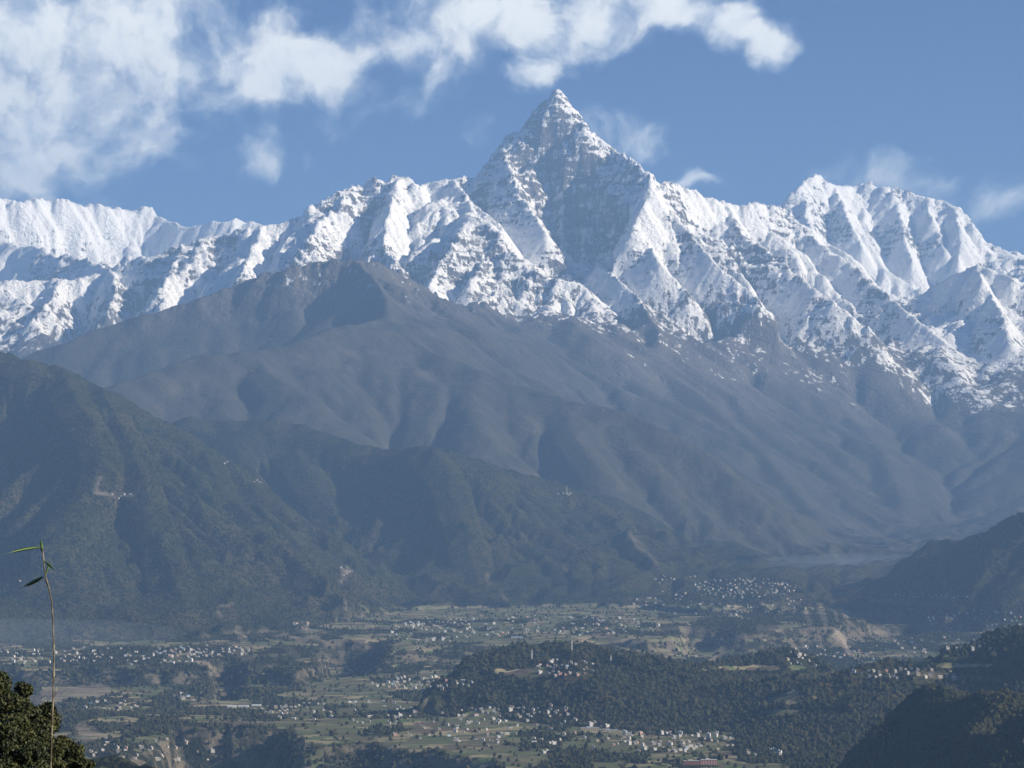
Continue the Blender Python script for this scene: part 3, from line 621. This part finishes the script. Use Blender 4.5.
CL = [  # bearing, height, half sizes, number, place in words
 (455, 728, 60, 14, 34, 'among the bottom centre field terraces'), (545, 735, 62, 16, 26, 'in the open fields before the wooded hill'), (520, 712, 52, 5, 26, 'along the foot of the wooded hill'),
 (672, 742, 58, 9, 52, 'in the village at the right foot of the wooded hill'), (345, 712, 70, 10, 38, 'in the scattered village left of the wooded hill'), (425, 684, 46, 6, 34, 'in the village on the pale green field'), (275, 712, 14, 5, 12, 'beside the dark gorge at lower left'),
 (563, 668, 30, 7, 24, 'on top of the wooded hill'), (828, 657, 42, 12, 34, 'in the village behind the right bluff'), (905, 674, 48, 4, 22, 'on the edge of the dark right bluff'), (150, 752, 62, 12, 26, 'in the fields of the lower left corner'),
 (100, 657, 105, 8, 70, 'in the village on the far left plain'), (205, 652, 42, 5, 34, 'at the foot of the left hill'), (110, 706, 26, 4, 12, 'on the green terrace at left'), (190, 697, 18, 3, 8, 'on the terrace below the river cliff'), (765, 753, 20, 4, 5, 'on the field right of the brick blocks'),
 (745, 588, 46, 8, 70, ''), (720, 604, 75, 14, 60, ''), (540, 626, 110, 9, 95, ''), (430, 632, 40, 9, 40, ''), (925, 597, 38, 2, 18, ''), (980, 620, 50, 8, 30, ''), (940, 645, 60, 8, 26, ''), (113, 494, 18, 2, 4, ''), (223, 463, 4, 1, 2, ''), (258, 482, 5, 2, 4, ''), (345, 571, 4, 4, 5, ''), (680, 580, 30, 5, 10, ''), (565, 494, 7, 1.5, 4, ''), (20, 583, 3, 2, 1, ''), (300, 625, 8, 3, 5, '')]
rnd = random.Random(42); spots = []
for ci, (u, v, ru, rv, n, words) in enumerate(CL):
    n = int(n * 1.45); ru *= 1.15; rv *= 1.2; done = 0; tries = 0
    while done < n and tries < n * 12:
        tries += 1
        a = rnd.uniform(0, 6.283); q = math.sqrt(rnd.random()); px = u + ru * q * math.cos(a); py = v + rv * q * math.sin(a)
        h = hit(px, py)
        if h is None or h[0] < 4500: continue
        y = h[0]; x = (px - 512) / F * y
        if any(abs(x - s[0]) < 13 and abs(y - s[1]) < 16 for s in spots[-80:]): continue
        spots.append((x, y, ci, rnd.choices(KINDS, KP)[0], rnd.choice([.5, .6, .7, .8, 1.0]), rnd.uniform(-.5, .5))); done += 1
HOUSE_XY = [(s[0], s[1], 8) for s in spots]
order = sorted(range(len(spots)), key=lambda k: spots[k][1] / spots[k][4])
order = [k for k in order if CL[spots[k][2]][5]]
single = set(order[:285])
proto = {}
for k in sorted(single):
    x, y, ci, kind, s, rz = spots[k]
    loc = (x, y, ground(x, y)); nm = kind.replace(' ', '_') + '_house'
    if kind not in proto:
        w, r, wi, wm, rm = house_kind(kind); hmm = w.build(nm, M[wm]); ro = r.build('roof', M[rm], hmm); proto[kind] = (hmm, ro)
        th = hmm
    else:
        a, b_ = proto[kind]; th = a.copy(); COL.objects.link(th)
        d = b_.copy(); COL.objects.link(d); d.parent = th
    th.location = loc; th.rotation_euler = (0, 0, rz); th.scale = (s, s, s)
    th['category'] = 'house'; th['label'] = WORDS[kind][0] + ' ' + CL[ci][5]; th['group'] = WORDS[kind][1] + ' ' + CL[ci][5]
# the remaining far houses, a few pixels each, as one mass
rest = [k for k in range(len(spots)) if k not in single]
fv = []; ff = []; fm = []
mats = ['white', 'cream', 'grey', 'tin', 'rust', 'blue', 'pink', 'conc']
for k in rest:
    x, y, ci, kind, s, rz = spots[k]; w, r, wi, wm, rm = house_kind(kind); z = ground(x, y); c, sn = math.cos(rz), math.sin(rz)
    if y > 9000: s = s * 1.15
    for part, mm in ((w, wm), (r, rm)):
        n = len(fv); fv += [(x + s * (p[0] * c - p[1] * sn), y + s * (p[0] * sn + p[1] * c), z + s * p[2]) for p in part.v]
        ff += [tuple(n + i for i in f) for f in part.f]; fm += [mats.index(mm)] * len(part.f)
o = simple_mesh('far_village_houses', fv, ff, M['white'])
for mm in mats[1:]: o.data.materials.append(M[mm])
o.data.polygons.foreach_set('material_index', fm); o['kind'] = 'stuff'

def empty(name, loc, label, cat, group=None, rz=0):
    o = bpy.data.objects.new(name, None); COL.objects.link(o); o.location = loc; o.rotation_euler = (0, 0, rz); o['label'] = label; o['category'] = cat
    if group: o['group'] = group
    return o
def place(px, py):
    h = hit(px, py); y = h[0]; x = (px - 512) / F * y; HOUSE_XY.append((x, y, 30)); return x, y, ground(x, y)
def block(name, px, py, wpx, storeys, wmat, rmat, label, cat='building', bays=8, depth=12, rz=0.0, hs=3.4):
    x, y, z = place(px, py); w = wpx / F * y; h = storeys * hs
    e = empty(name, (x, y, z), label, cat, rz=rz)
    a = MB(); a.box(-w / 2, w / 2, 0, depth, -4, h); a.build('wall', M[wmat], e)
    r = MB(); r.box(-w / 2 - .5, w / 2 + .5, -.5, depth + .5, h, h + .5); r.box(-w * .2, w * .05, depth * .3, depth * .9, h + .5, h + 3.2); r.build('roof', M[rmat], e)
    for s in range(storeys):
        for b in range(bays):
            q = MB(); x0 = -w / 2 + w * (b + .25) / bays; q.box(x0, x0 + w * .5 / bays, -.08, .1, s * hs + 1.0, s * hs + 2.5); q.build('window', M['win'], e)
    return e
block('brick_building', 692, 765, 17, 3, 'brick', 'conc', 'long red brick block with grey roof at the bottom edge, left of the pink block', bays=7)
block('apartment_building', 709, 765, 16, 4, 'pink', 'white', 'pink and white block, tallest building beside the red brick block', bays=6)
block('school_building', 590, 730, 18, 2, 'cream', 'tin', 'long pale school block under the wooded hill, left half of the pair', bays=8, rz=.05)
block('school_building', 609, 731, 18, 1, 'white', 'tin', 'low white school block under the wooded hill, right half of the pair', bays=8, rz=-.03)
block('hall', 517, 638, 12, 1, 'white', 'blue', 'hall with a blue roof on the far plain', bays=5, hs=6, depth=25)
block('villa', 955, 680, 5, 3, 'cream', 'cream', 'big three-storey cream house at the right end of the bluff village', 'house', bays=3)
block('farmhouse', 441, 688, 5, 2, 'cream', 'white', 'bright pale yellow house standing alone on the green field', 'house', bays=3)
block('warehouse', 628, 735, 7, 2, 'white', 'tin', 'white warehouse at the left end of the right village row', bays=4)
for i, (px, py, wpx, lab) in enumerate(((231, 707, 10, 'leftmost long greenhouse with milky blue cover by the dark gorge'), (243, 707, 11, 'middle long greenhouse with milky blue cover by the dark gorge'), (256, 706, 10, 'rightmost long greenhouse with milky blue cover by the dark gorge'))):
    x, y, z = place(px, py); w = wpx / F * y * .92; e = empty('greenhouse', (x, y, z), lab, 'greenhouse', 'greenhouses beside the dark gorge')
    a = MB(); a.box(-w / 2, w / 2, 0, 22, -3, 3); a.build('frame', M['steel'], e); r = MB(); r.gable(-w / 2, w / 2, -.4, 11, 3, 5.5); r.gable(-w / 2, w / 2, 11.05, 22.4, 3, 5.5); r.build('roof_cover', M['tin'], e)
def mast(px, py, hpx, label):
    x, y, z = place(px, py); HOUSE_XY.pop(); h = hpx / F * y; e = empty('radio_mast', (x, y, z), label, 'mast')
    for sx, sy in ((-1, -1), (1, -1), (1, 1), (-1, 1)):
        a = MB(); a.bar((sx * 2.4, sy * 2.4, -6), (sx * .9, sy * .9, h), .42); a.build('leg', M['steel'], e)
    b = MB(); nl = 9
    for k in range(nl):
        z0, z1 = h * k / nl, h * (k + 1) / nl; r0 = 2.4 - 1.5 * k / nl; r1 = 2.4 - 1.5 * (k + 1) / nl
        for (ax, ay, bx, by) in ((-1, -1, 1, -1), (1, -1, 1, 1), (1, 1, -1, 1), (-1, 1, -1, -1)):
            b.bar((ax * r0, ay * r0, z0), (bx * r1, by * r1, z1), .2); b.bar((ax * r1, ay * r1, z1), (bx * r1, by * r1, z1), .2)
    b.build('bracing', M['steel'], e); a = MB(); a.bar((0, 0, h), (0, 0, h + 5), .2); a.box(-1.3, 1.3, -1.5, -1.2, h - 3, h - .5); a.build('antenna', M['steel'], e)
mast(532, 661, 11, 'pale lattice mast on the left end of the wooded hill'); mast(572, 652, 11, 'pale lattice mast on the crest of the wooded hill'); mast(611, 661, 6, 'short pale mast, right of the other two on the wooded hill'); mast(567, 493, 6, 'tiny white mast on the ridge of the middle hill')
print('houses', len(spots), round(time.time() - T0, 1))

# ------------------------------------------------------------------ near slope shrubs, lower left corner
m_leaf, t, b = new_mat('shrub_leaves', .6, .25)
ln = N(t, 'ShaderNodeAttribute', attribute_name='tint').outputs['Fac']
t.links.new(mix_rgb(t, ln, (.014, .024, .009), (.070, .074, .024)), b.inputs['Base Color'])
m_bark, t, b = new_mat('shrub_bark', .9, .1); b.inputs['Base Color'].default_value = (.09, .07, .05, 1)
def leaf_crown(parent, R0, hgt, nclump, nleaf, seed, size=.055):
    rs = np.random.RandomState(seed)
    d = rs.randn(nclump, 3); d[:, 2] = np.abs(d[:, 2]) * .9 - .35; d /= np.linalg.norm(d, axis=1)[:, None]
    cc = d * R0 * (0.72 + .33 * rs.rand(nclump, 1)) * np.array([1, 1, hgt / R0]) + np.array([0, 0, hgt])
    rad = R0 * rs.uniform(.12, .26, nclump)
    k = rs.randint(0, nclump, nleaf); p = rs.randn(nleaf, 3); p /= np.linalg.norm(p, axis=1)[:, None]
    c = cc[k] + p * rad[k][:, None] * rs.uniform(.5, 1.1, (nleaf, 1))
    a = rs.randn(nleaf, 3); a /= np.linalg.norm(a, axis=1)[:, None]; n = p + .6 * rs.randn(nleaf, 3) + np.array([0, 0, .5]); bb = np.cross(a, n); bb /= np.linalg.norm(bb, axis=1)[:, None]
    L = size * rs.uniform(.7, 1.5, (nleaf, 1)); W = L * .42
    V = np.stack([c - a * L, c + bb * W, c + a * L, c - bb * W], 1).reshape(-1, 3).astype(np.float32)
    me = bpy.data.meshes.new('crown'); me.vertices.add(len(V)); me.vertices.foreach_set('co', V.ravel()); me.loops.add(len(V)); me.loops.foreach_set('vertex_index', np.arange(len(V), dtype=np.int32))
    me.polygons.add(nleaf); me.polygons.foreach_set('loop_start', np.arange(0, len(V), 4, dtype=np.int32))
    at = me.attributes.new('tint', 'FLOAT', 'POINT'); at.data.foreach_set('value', np.repeat(np.clip(rs.rand(nleaf) * .7 + (rs.rand(nclump)[k] - .5) * .7, 0, 1), 4).astype(np.float32))
    me.update(); me.materials.append(m_leaf); o = bpy.data.objects.new('crown', me); COL.objects.link(o); o.parent = parent
SHR = [(-34, 655, 74, 1.7, 'dark leafy shrub cut by the left edge, highest on the near slope'), (-4, 672, 72, 1.3, 'dark leafy shrub second from the top of the near slope'), (18, 690, 71, 1.1, 'leafy shrub on the near slope between the top shrub and the bamboo stem'), (36, 716, 70, 1.05, 'leafy shrub just left of the bamboo stem'),
       (58, 741, 69, .95, 'leafy shrub right behind the bamboo stem'), (76, 758, 68, .7, 'small leafy shrub, lowest and farthest right on the near slope'), (-8, 708, 66, 1.3, 'olive shrub at the left edge below the dark ones'), (20, 735, 65, 1.2, 'olive shrub in the middle of the near slope'), (45, 760, 65, 1.0, 'olive shrub at the bottom edge beside the bamboo stem'), (-2, 752, 62, 1.3, 'olive shrub in the bottom left corner'), (88, 768, 67, .5, 'tiny shrub at the bottom edge at the right end of the near slope')]
for i, (px, py, y, r, lab) in enumerate(SHR):
    x = (px - 512) / F * y; ztop = CAMZ + (HZ - py) / F * y; e = empty('shrub', (x, y, ztop - 2.1 * r), lab, 'shrub', 'shrubs on the near slope')
    zg = float(near_z(np.array([[x]]), np.array([[y]]))[0, 0]) - (ztop - 2.1 * r)
    st = MB()
    for q in range(5): an = q * 1.26; st.bar((0, 0, min(zg, 0) - .3), (math.cos(an) * r * .5, math.sin(an) * r * .5, r * 1.1), .035 + .02 * (q == 0))
    st.build('stem', m_bark, e); leaf_crown(e, r, r * .98, 42, int(16000 * r), 900 + i)

# ------------------------------------------------------------------ bamboo shoot right before the viewer
m_cane, t, b = new_mat('cane', .5, .4); ge = N(t, 'ShaderNodeNewGeometry'); cn = noise(t, ge.outputs['Position'], 60, 3)
t.links.new(mix_rgb(t, maprange(t, cn, .42, .6), (.08, .065, .04), (.24, .21, .14)), b.inputs['Base Color'])
m_bl, t, b = new_mat('bamboo_leaf', .45, .4); ge = N(t, 'ShaderNodeNewGeometry'); cn = noise(t, ge.outputs['Position'], 25, 3)
t.links.new(mix_rgb(t, cn, (.025, .06, .015), (.07, .13, .03)), b.inputs['Base Color'])
DY = 3.0
def at3(px, py, dy=0.0): y = DY + dy; return Vector(((px - 512) / F * y, y, CAMZ + (HZ - py) / F * y))
e = empty('bamboo_shoot', (at3(52, 900).x, DY, float(near_z(np.array([[-0.6]]), np.array([[3.0]]))[0, 0])), 'thin dry bamboo shoot with a few narrow leaves, rising before the left valley', 'plant')
def tube(pts, rad, name, mat, parent, nseg=8):
    vs = []; fs = []
    for i, p in enumerate(pts):
        d = (pts[min(i + 1, len(pts) - 1)] - pts[max(i - 1, 0)]).normalized(); u = d.cross(Vector((0, 1, 0))).normalized(); w = d.cross(u)
        for k in range(nseg): an = 6.28318 * k / nseg; vs.append(tuple(p + (u * math.cos(an) + w * math.sin(an)) * rad[i]))
    for i in range(len(pts) - 1):
        for k in range(nseg): fs.append((i * nseg + k, i * nseg + (k + 1) % nseg, (i + 1) * nseg + (k + 1) % nseg, (i + 1) * nseg + k))
    fs.append(tuple(range(nseg))); fs.append(tuple((len(pts) - 1) * nseg + k for k in range(nseg)))
    o = simple_mesh(name, vs, fs, mat, None, True); o.parent = parent; o.matrix_parent_inverse = parent.matrix_world.inverted() if False else o.matrix_parent_inverse
    return o
def rel(pts): return [p - Vector(e.location) for p in pts]
ctl = [(50, 1700), (49, 1100), (50, 800), (51.5, 740), (53, 700), (54, 660), (53, 620), (51.5, 600), (48, 585), (45, 574), (44, 565), (43, 552), (41.5, 543)]
pts = []; rad = []
for (a, b_) in zip(ctl[:-1], ctl[1:]):
    n = max(2, int(abs(a[1] - b_[1]) / 5))
    for k in range(n):
        tt = k / n; py = a[1] + (b_[1] - a[1]) * tt; px = a[0] + (b_[0] - a[0]) * tt
        node = math.exp(-(((py + 6) % 29 - 14) / 1.6) ** 2); pts.append(at3(px, py)); rad.append((.00095 if py > 580 else .0008) * (1 + .9 * node) * (1.0 if py > 560 else .7) + (.0006 if py > 800 else 0))
tube(rel(pts), rad, 'stem', m_cane, e)
def leaf(a, b_, w, dy0=0, dy1=0.0, sag=0.0, name='leaf'):
    A_, B_ = at3(*a, dy0), at3(*b_, dy1); d = B_ - A_; up = d.cross(Vector((0, 1, 0))).normalized(); vs = []; fs = []; n = 10
    if up.z < 0: up = -up
    for i in range(n + 1):
        tt = i / n; c = A_ + d * tt + up * (math.sin(tt * 3.14159) * sag); ww = w * (math.sin(min(tt * 1.15 + .06, 1) * 3.14159) ** .7) * .5 + .0002
        vs += [tuple(c + up * ww - Vector(e.location)), tuple(c + Vector((0, -ww * .7, 0)) - Vector(e.location)), tuple(c - up * ww * .8 - Vector(e.location)), tuple(c + Vector((0, ww * .25, 0)) - Vector(e.location))]
    for i in range(n):
        for k in range(4): fs.append((i * 4 + k, i * 4 + (k + 1) % 4, i * 4 + 4 + (k + 1) % 4, i * 4 + 4 + k))
    o = simple_mesh(name, vs, fs, m_bl, e, True)
leaf((40.5, 547), (3.5, 554.5), .0042, 0, -.05, .0012); leaf((43, 577), (20, 588), .0052, 0, .04, -.0008); leaf((42, 552), (40.5, 538), .0044, 0, .01); leaf((44, 561), (55, 571), .0036, 0, -.03, .0006); leaf((46, 575), (50, 560), .0028, 0, .02)
tube(rel([at3(53, 700), at3(55.5, 694), at3(57, 686)]), [.0008, .0006, .0003], 'twig', m_cane, e)
tube(rel([at3(48.5, 588), at3(46, 581), at3(43, 577)]), [.0008, .0006, .0004], 'twig', m_cane, e)
print('near', round(time.time() - T0, 1))
# ------------------------------------------------------------------ woods: tree crowns by the ten thousand, one object
def blob(seed, sub=1):
    import bmesh
    bm = bmesh.new(); bmesh.ops.create_icosphere(bm, subdivisions=sub, radius=1.0)
    rng = np.random.RandomState(seed)
    k = rng.randn(5, 3) * 2.2; ph = rng.rand(5) * 6
    for v in bm.verts:
        c = np.array(v.co); d = 1 + 0.16 * np.sin(k @ c + ph).sum()
        v.co = v.co * float(d); v.co.z = v.co.z * (1.15 if v.co.z > 0 else 0.8) + 0.55
    vs = np.array([v.co[:] for v in bm.verts], np.float32); fs = np.array([[w.index for w in f.verts] for f in bm.faces], np.int32)
    bm.free(); return vs, fs
def scatter_mesh(name, P, S, mat, nvar=6, sub=2, shape=(1, 1, 1), tint=None):
    rng = np.random.RandomState(5); VV = []; FF = []; TT = []; off = 0
    var = [blob(100 + k, sub) for k in range(nvar)]
    pick = rng.randint(0, nvar, len(P)); rot = rng.rand(len(P)) * 6.28
    asp = 0.8 + 0.6 * rng.rand(len(P))
    for k in range(nvar):
        s = np.where(pick == k)[0]
        if not len(s): continue
        v, f = var[k]
        c, sn = np.cos(rot[s])[:, None], np.sin(rot[s])[:, None]
        x = (v[:, 0] * c - v[:, 1] * sn) * S[s][:, None]; y = (v[:, 0] * sn + v[:, 1] * c) * S[s][:, None]; z = v[None, :, 2] * S[s][:, None] * asp[s][:, None]
        V = np.stack([x + P[s, 0][:, None], y + P[s, 1][:, None], z + P[s, 2][:, None]], -1).reshape(-1, 3)
        Fc = (f[None] + (np.arange(len(s)) * len(v))[:, None, None]).reshape(-1, 3) + off
        VV.append(V); FF.append(Fc); TT.append(np.repeat(rng.rand(len(s)), len(v))); off += len(V)
    V = np.concatenate(VV).astype(np.float32); Fc = np.concatenate(FF).astype(np.int32); TT = np.concatenate(TT).astype(np.float32)
    me = bpy.data.meshes.new(name); me.vertices.add(len(V)); me.vertices.foreach_set('co', V.ravel())
    me.loops.add(Fc.size); me.loops.foreach_set('vertex_index', Fc.ravel()); me.polygons.add(len(Fc)); me.polygons.foreach_set('loop_start', np.arange(0, Fc.size, 3, dtype=np.int32))
    me.polygons.foreach_set('use_smooth', np.zeros(len(Fc), bool))
    at = me.attributes.new('tint', 'FLOAT', 'POINT'); at.data.foreach_set('value', TT)
    me.update(); me.materials.append(mat); o = bpy.data.objects.new(name, me); COL.objects.link(o); return o
m_tree, t, b = new_mat('tree_crowns', 1.0, 0.0)
geo = N(t, 'ShaderNodeNewGeometry'); tn = noise(t, geo.outputs['Position'], 0.5, 4, 0.7); tb = noise(t, geo.outputs['Position'], 0.004, 3)
c1 = mix_rgb(t, attr(t, 'tint'), (0.030, 0.040, 0.020), (0.080, 0.076, 0.044))
c1 = mix_rgb(t, maprange(t, tb, .45, .6), c1, (0.070, 0.066, 0.038))
t.links.new(mix_rgb(t, maprange(t, tn, .35, .65), (0.014, 0.018, 0.010), c1), b.inputs['Base Color'])
bmp = N(t, 'ShaderNodeBump'); bmp.inputs['Distance'].default_value = 1.5; t.links.new(tn, bmp.inputs['Height']); t.links.new(bmp.outputs[0], b.inputs['Normal'])
rng = np.random.RandomState(11)
def tree_points(n, y0, y1, u0, u1, prob):
    u = rng.uniform(u0, u1, n); y = np.sqrt(rng.uniform(y0 ** 2, y1 ** 2, n))
    i = np.clip(np.round(np.log(y / Y[0]) / math.log(Y[1] / Y[0])).astype(int), 0, len(Y) - 1); j = np.clip(np.round((u - U[0]) / (U[1] - U[0])).astype(int), 0, len(U) - 1)
    w = prob[i, j]; ok = rng.rand(n) < w
    u, y, i, j = u[ok], y[ok], i[ok], j[ok]
    x = (u - 512) / F * y
    return np.stack([x, y, Z[i, j]], 1)
patch = sstep(-.35, .25, fbm(X / 90, YYg / 90, 3, 401))
P1 = tree_points(70000, 3400, 5800, 780, 1130, np.where(BAS, 0.1, 1.0) * VIS)
P2 = tree_points(150000, 5200, 9200, -60, 1100, np.clip(np.where(BAS, woods * patch * .8 + .03, woods * (.55 + .45 * patch)), 0, 1) * (bare < .2) * VIS)
P3 = tree_points(90000, 9200, 13500, -60, 1100, np.clip(woods * patch * .7 + .05, 0, 1) * (bare < .2) * VIS)
P = np.concatenate([P1, P2, P3]); S = np.concatenate([rng.uniform(3.5, 7.5, len(P1)), rng.uniform(2.6, 6.5, len(P2)) * np.where(rng.rand(len(P2)) < .08, 1.5, 1), rng.uniform(3.5, 6.5, len(P3))])
P[:, 2] -= 1.0
HP = np.array(HOUSE_XY)
keepm = np.ones(len(P), bool)
for k in range(0, len(HP), 50):
    q = HP[k:k + 50]
    dx_ = np.abs(P[:, 0][:, None] - q[None, :, 0]); dy_ = q[None, :, 1] - P[:, 1][:, None]
    keepm &= ~((dx_ < q[None, :, 2] * .8 + 3) & (dy_ > -14) & (dy_ < 75)).any(1)
P, S = P[keepm], S[keepm]
near = P[:, 1] < 5200
o = scatter_mesh('near_woodland', P[near], S[near], m_tree, sub=2); o['kind'] = 'stuff'
o = scatter_mesh('valley_woodland', P[~near], S[~near], m_tree, sub=1); o['kind'] = 'stuff'
print('trees', len(P), round(time.time() - T0, 1))
# ------------------------------------------------------------------ low morning mist on the plain and in the river gorge
def mist(name, px, py_mid, Yk, wpx, depth, zlo, zhi, dens):
    import bmesh
    y = Yk * 1000; x = (px - 512) / F * y; w = wpx / F * y
    bm = bmesh.new(); bmesh.ops.create_icosphere(bm, subdivisions=4, radius=1.0)
    for v in bm.verts:
        v.co = Vector((x + v.co.x * w / 2, y + v.co.y * depth / 2, (zlo + zhi) / 2 + v.co.z * (zhi - zlo) / 2))
    me = bpy.data.meshes.new(name); bm.to_mesh(me); bm.free(); o = bpy.data.objects.new(name, me); COL.objects.link(o); o['kind'] = 'stuff'
    m = bpy.data.materials.new(name + '_air'); m.use_nodes = True; t = m.node_tree; t.nodes.clear()
    pv = N(t, 'ShaderNodeVolumePrincipled'); pv.inputs['Color'].default_value = (.62, .74, .9, 1); pv.inputs['Density'].default_value = dens
    om = N(t, 'ShaderNodeOutputMaterial'); t.links.new(pv.outputs[0], om.inputs['Volume']); me.materials.append(m)
mist('valley_mist', 20, 632, 10.4, 330, 1700, 1040, 1170, 1.1e-4)
mist('gorge_mist', 880, 590, 15.2, 420, 2600, 1080, 1420, 1.1e-4)
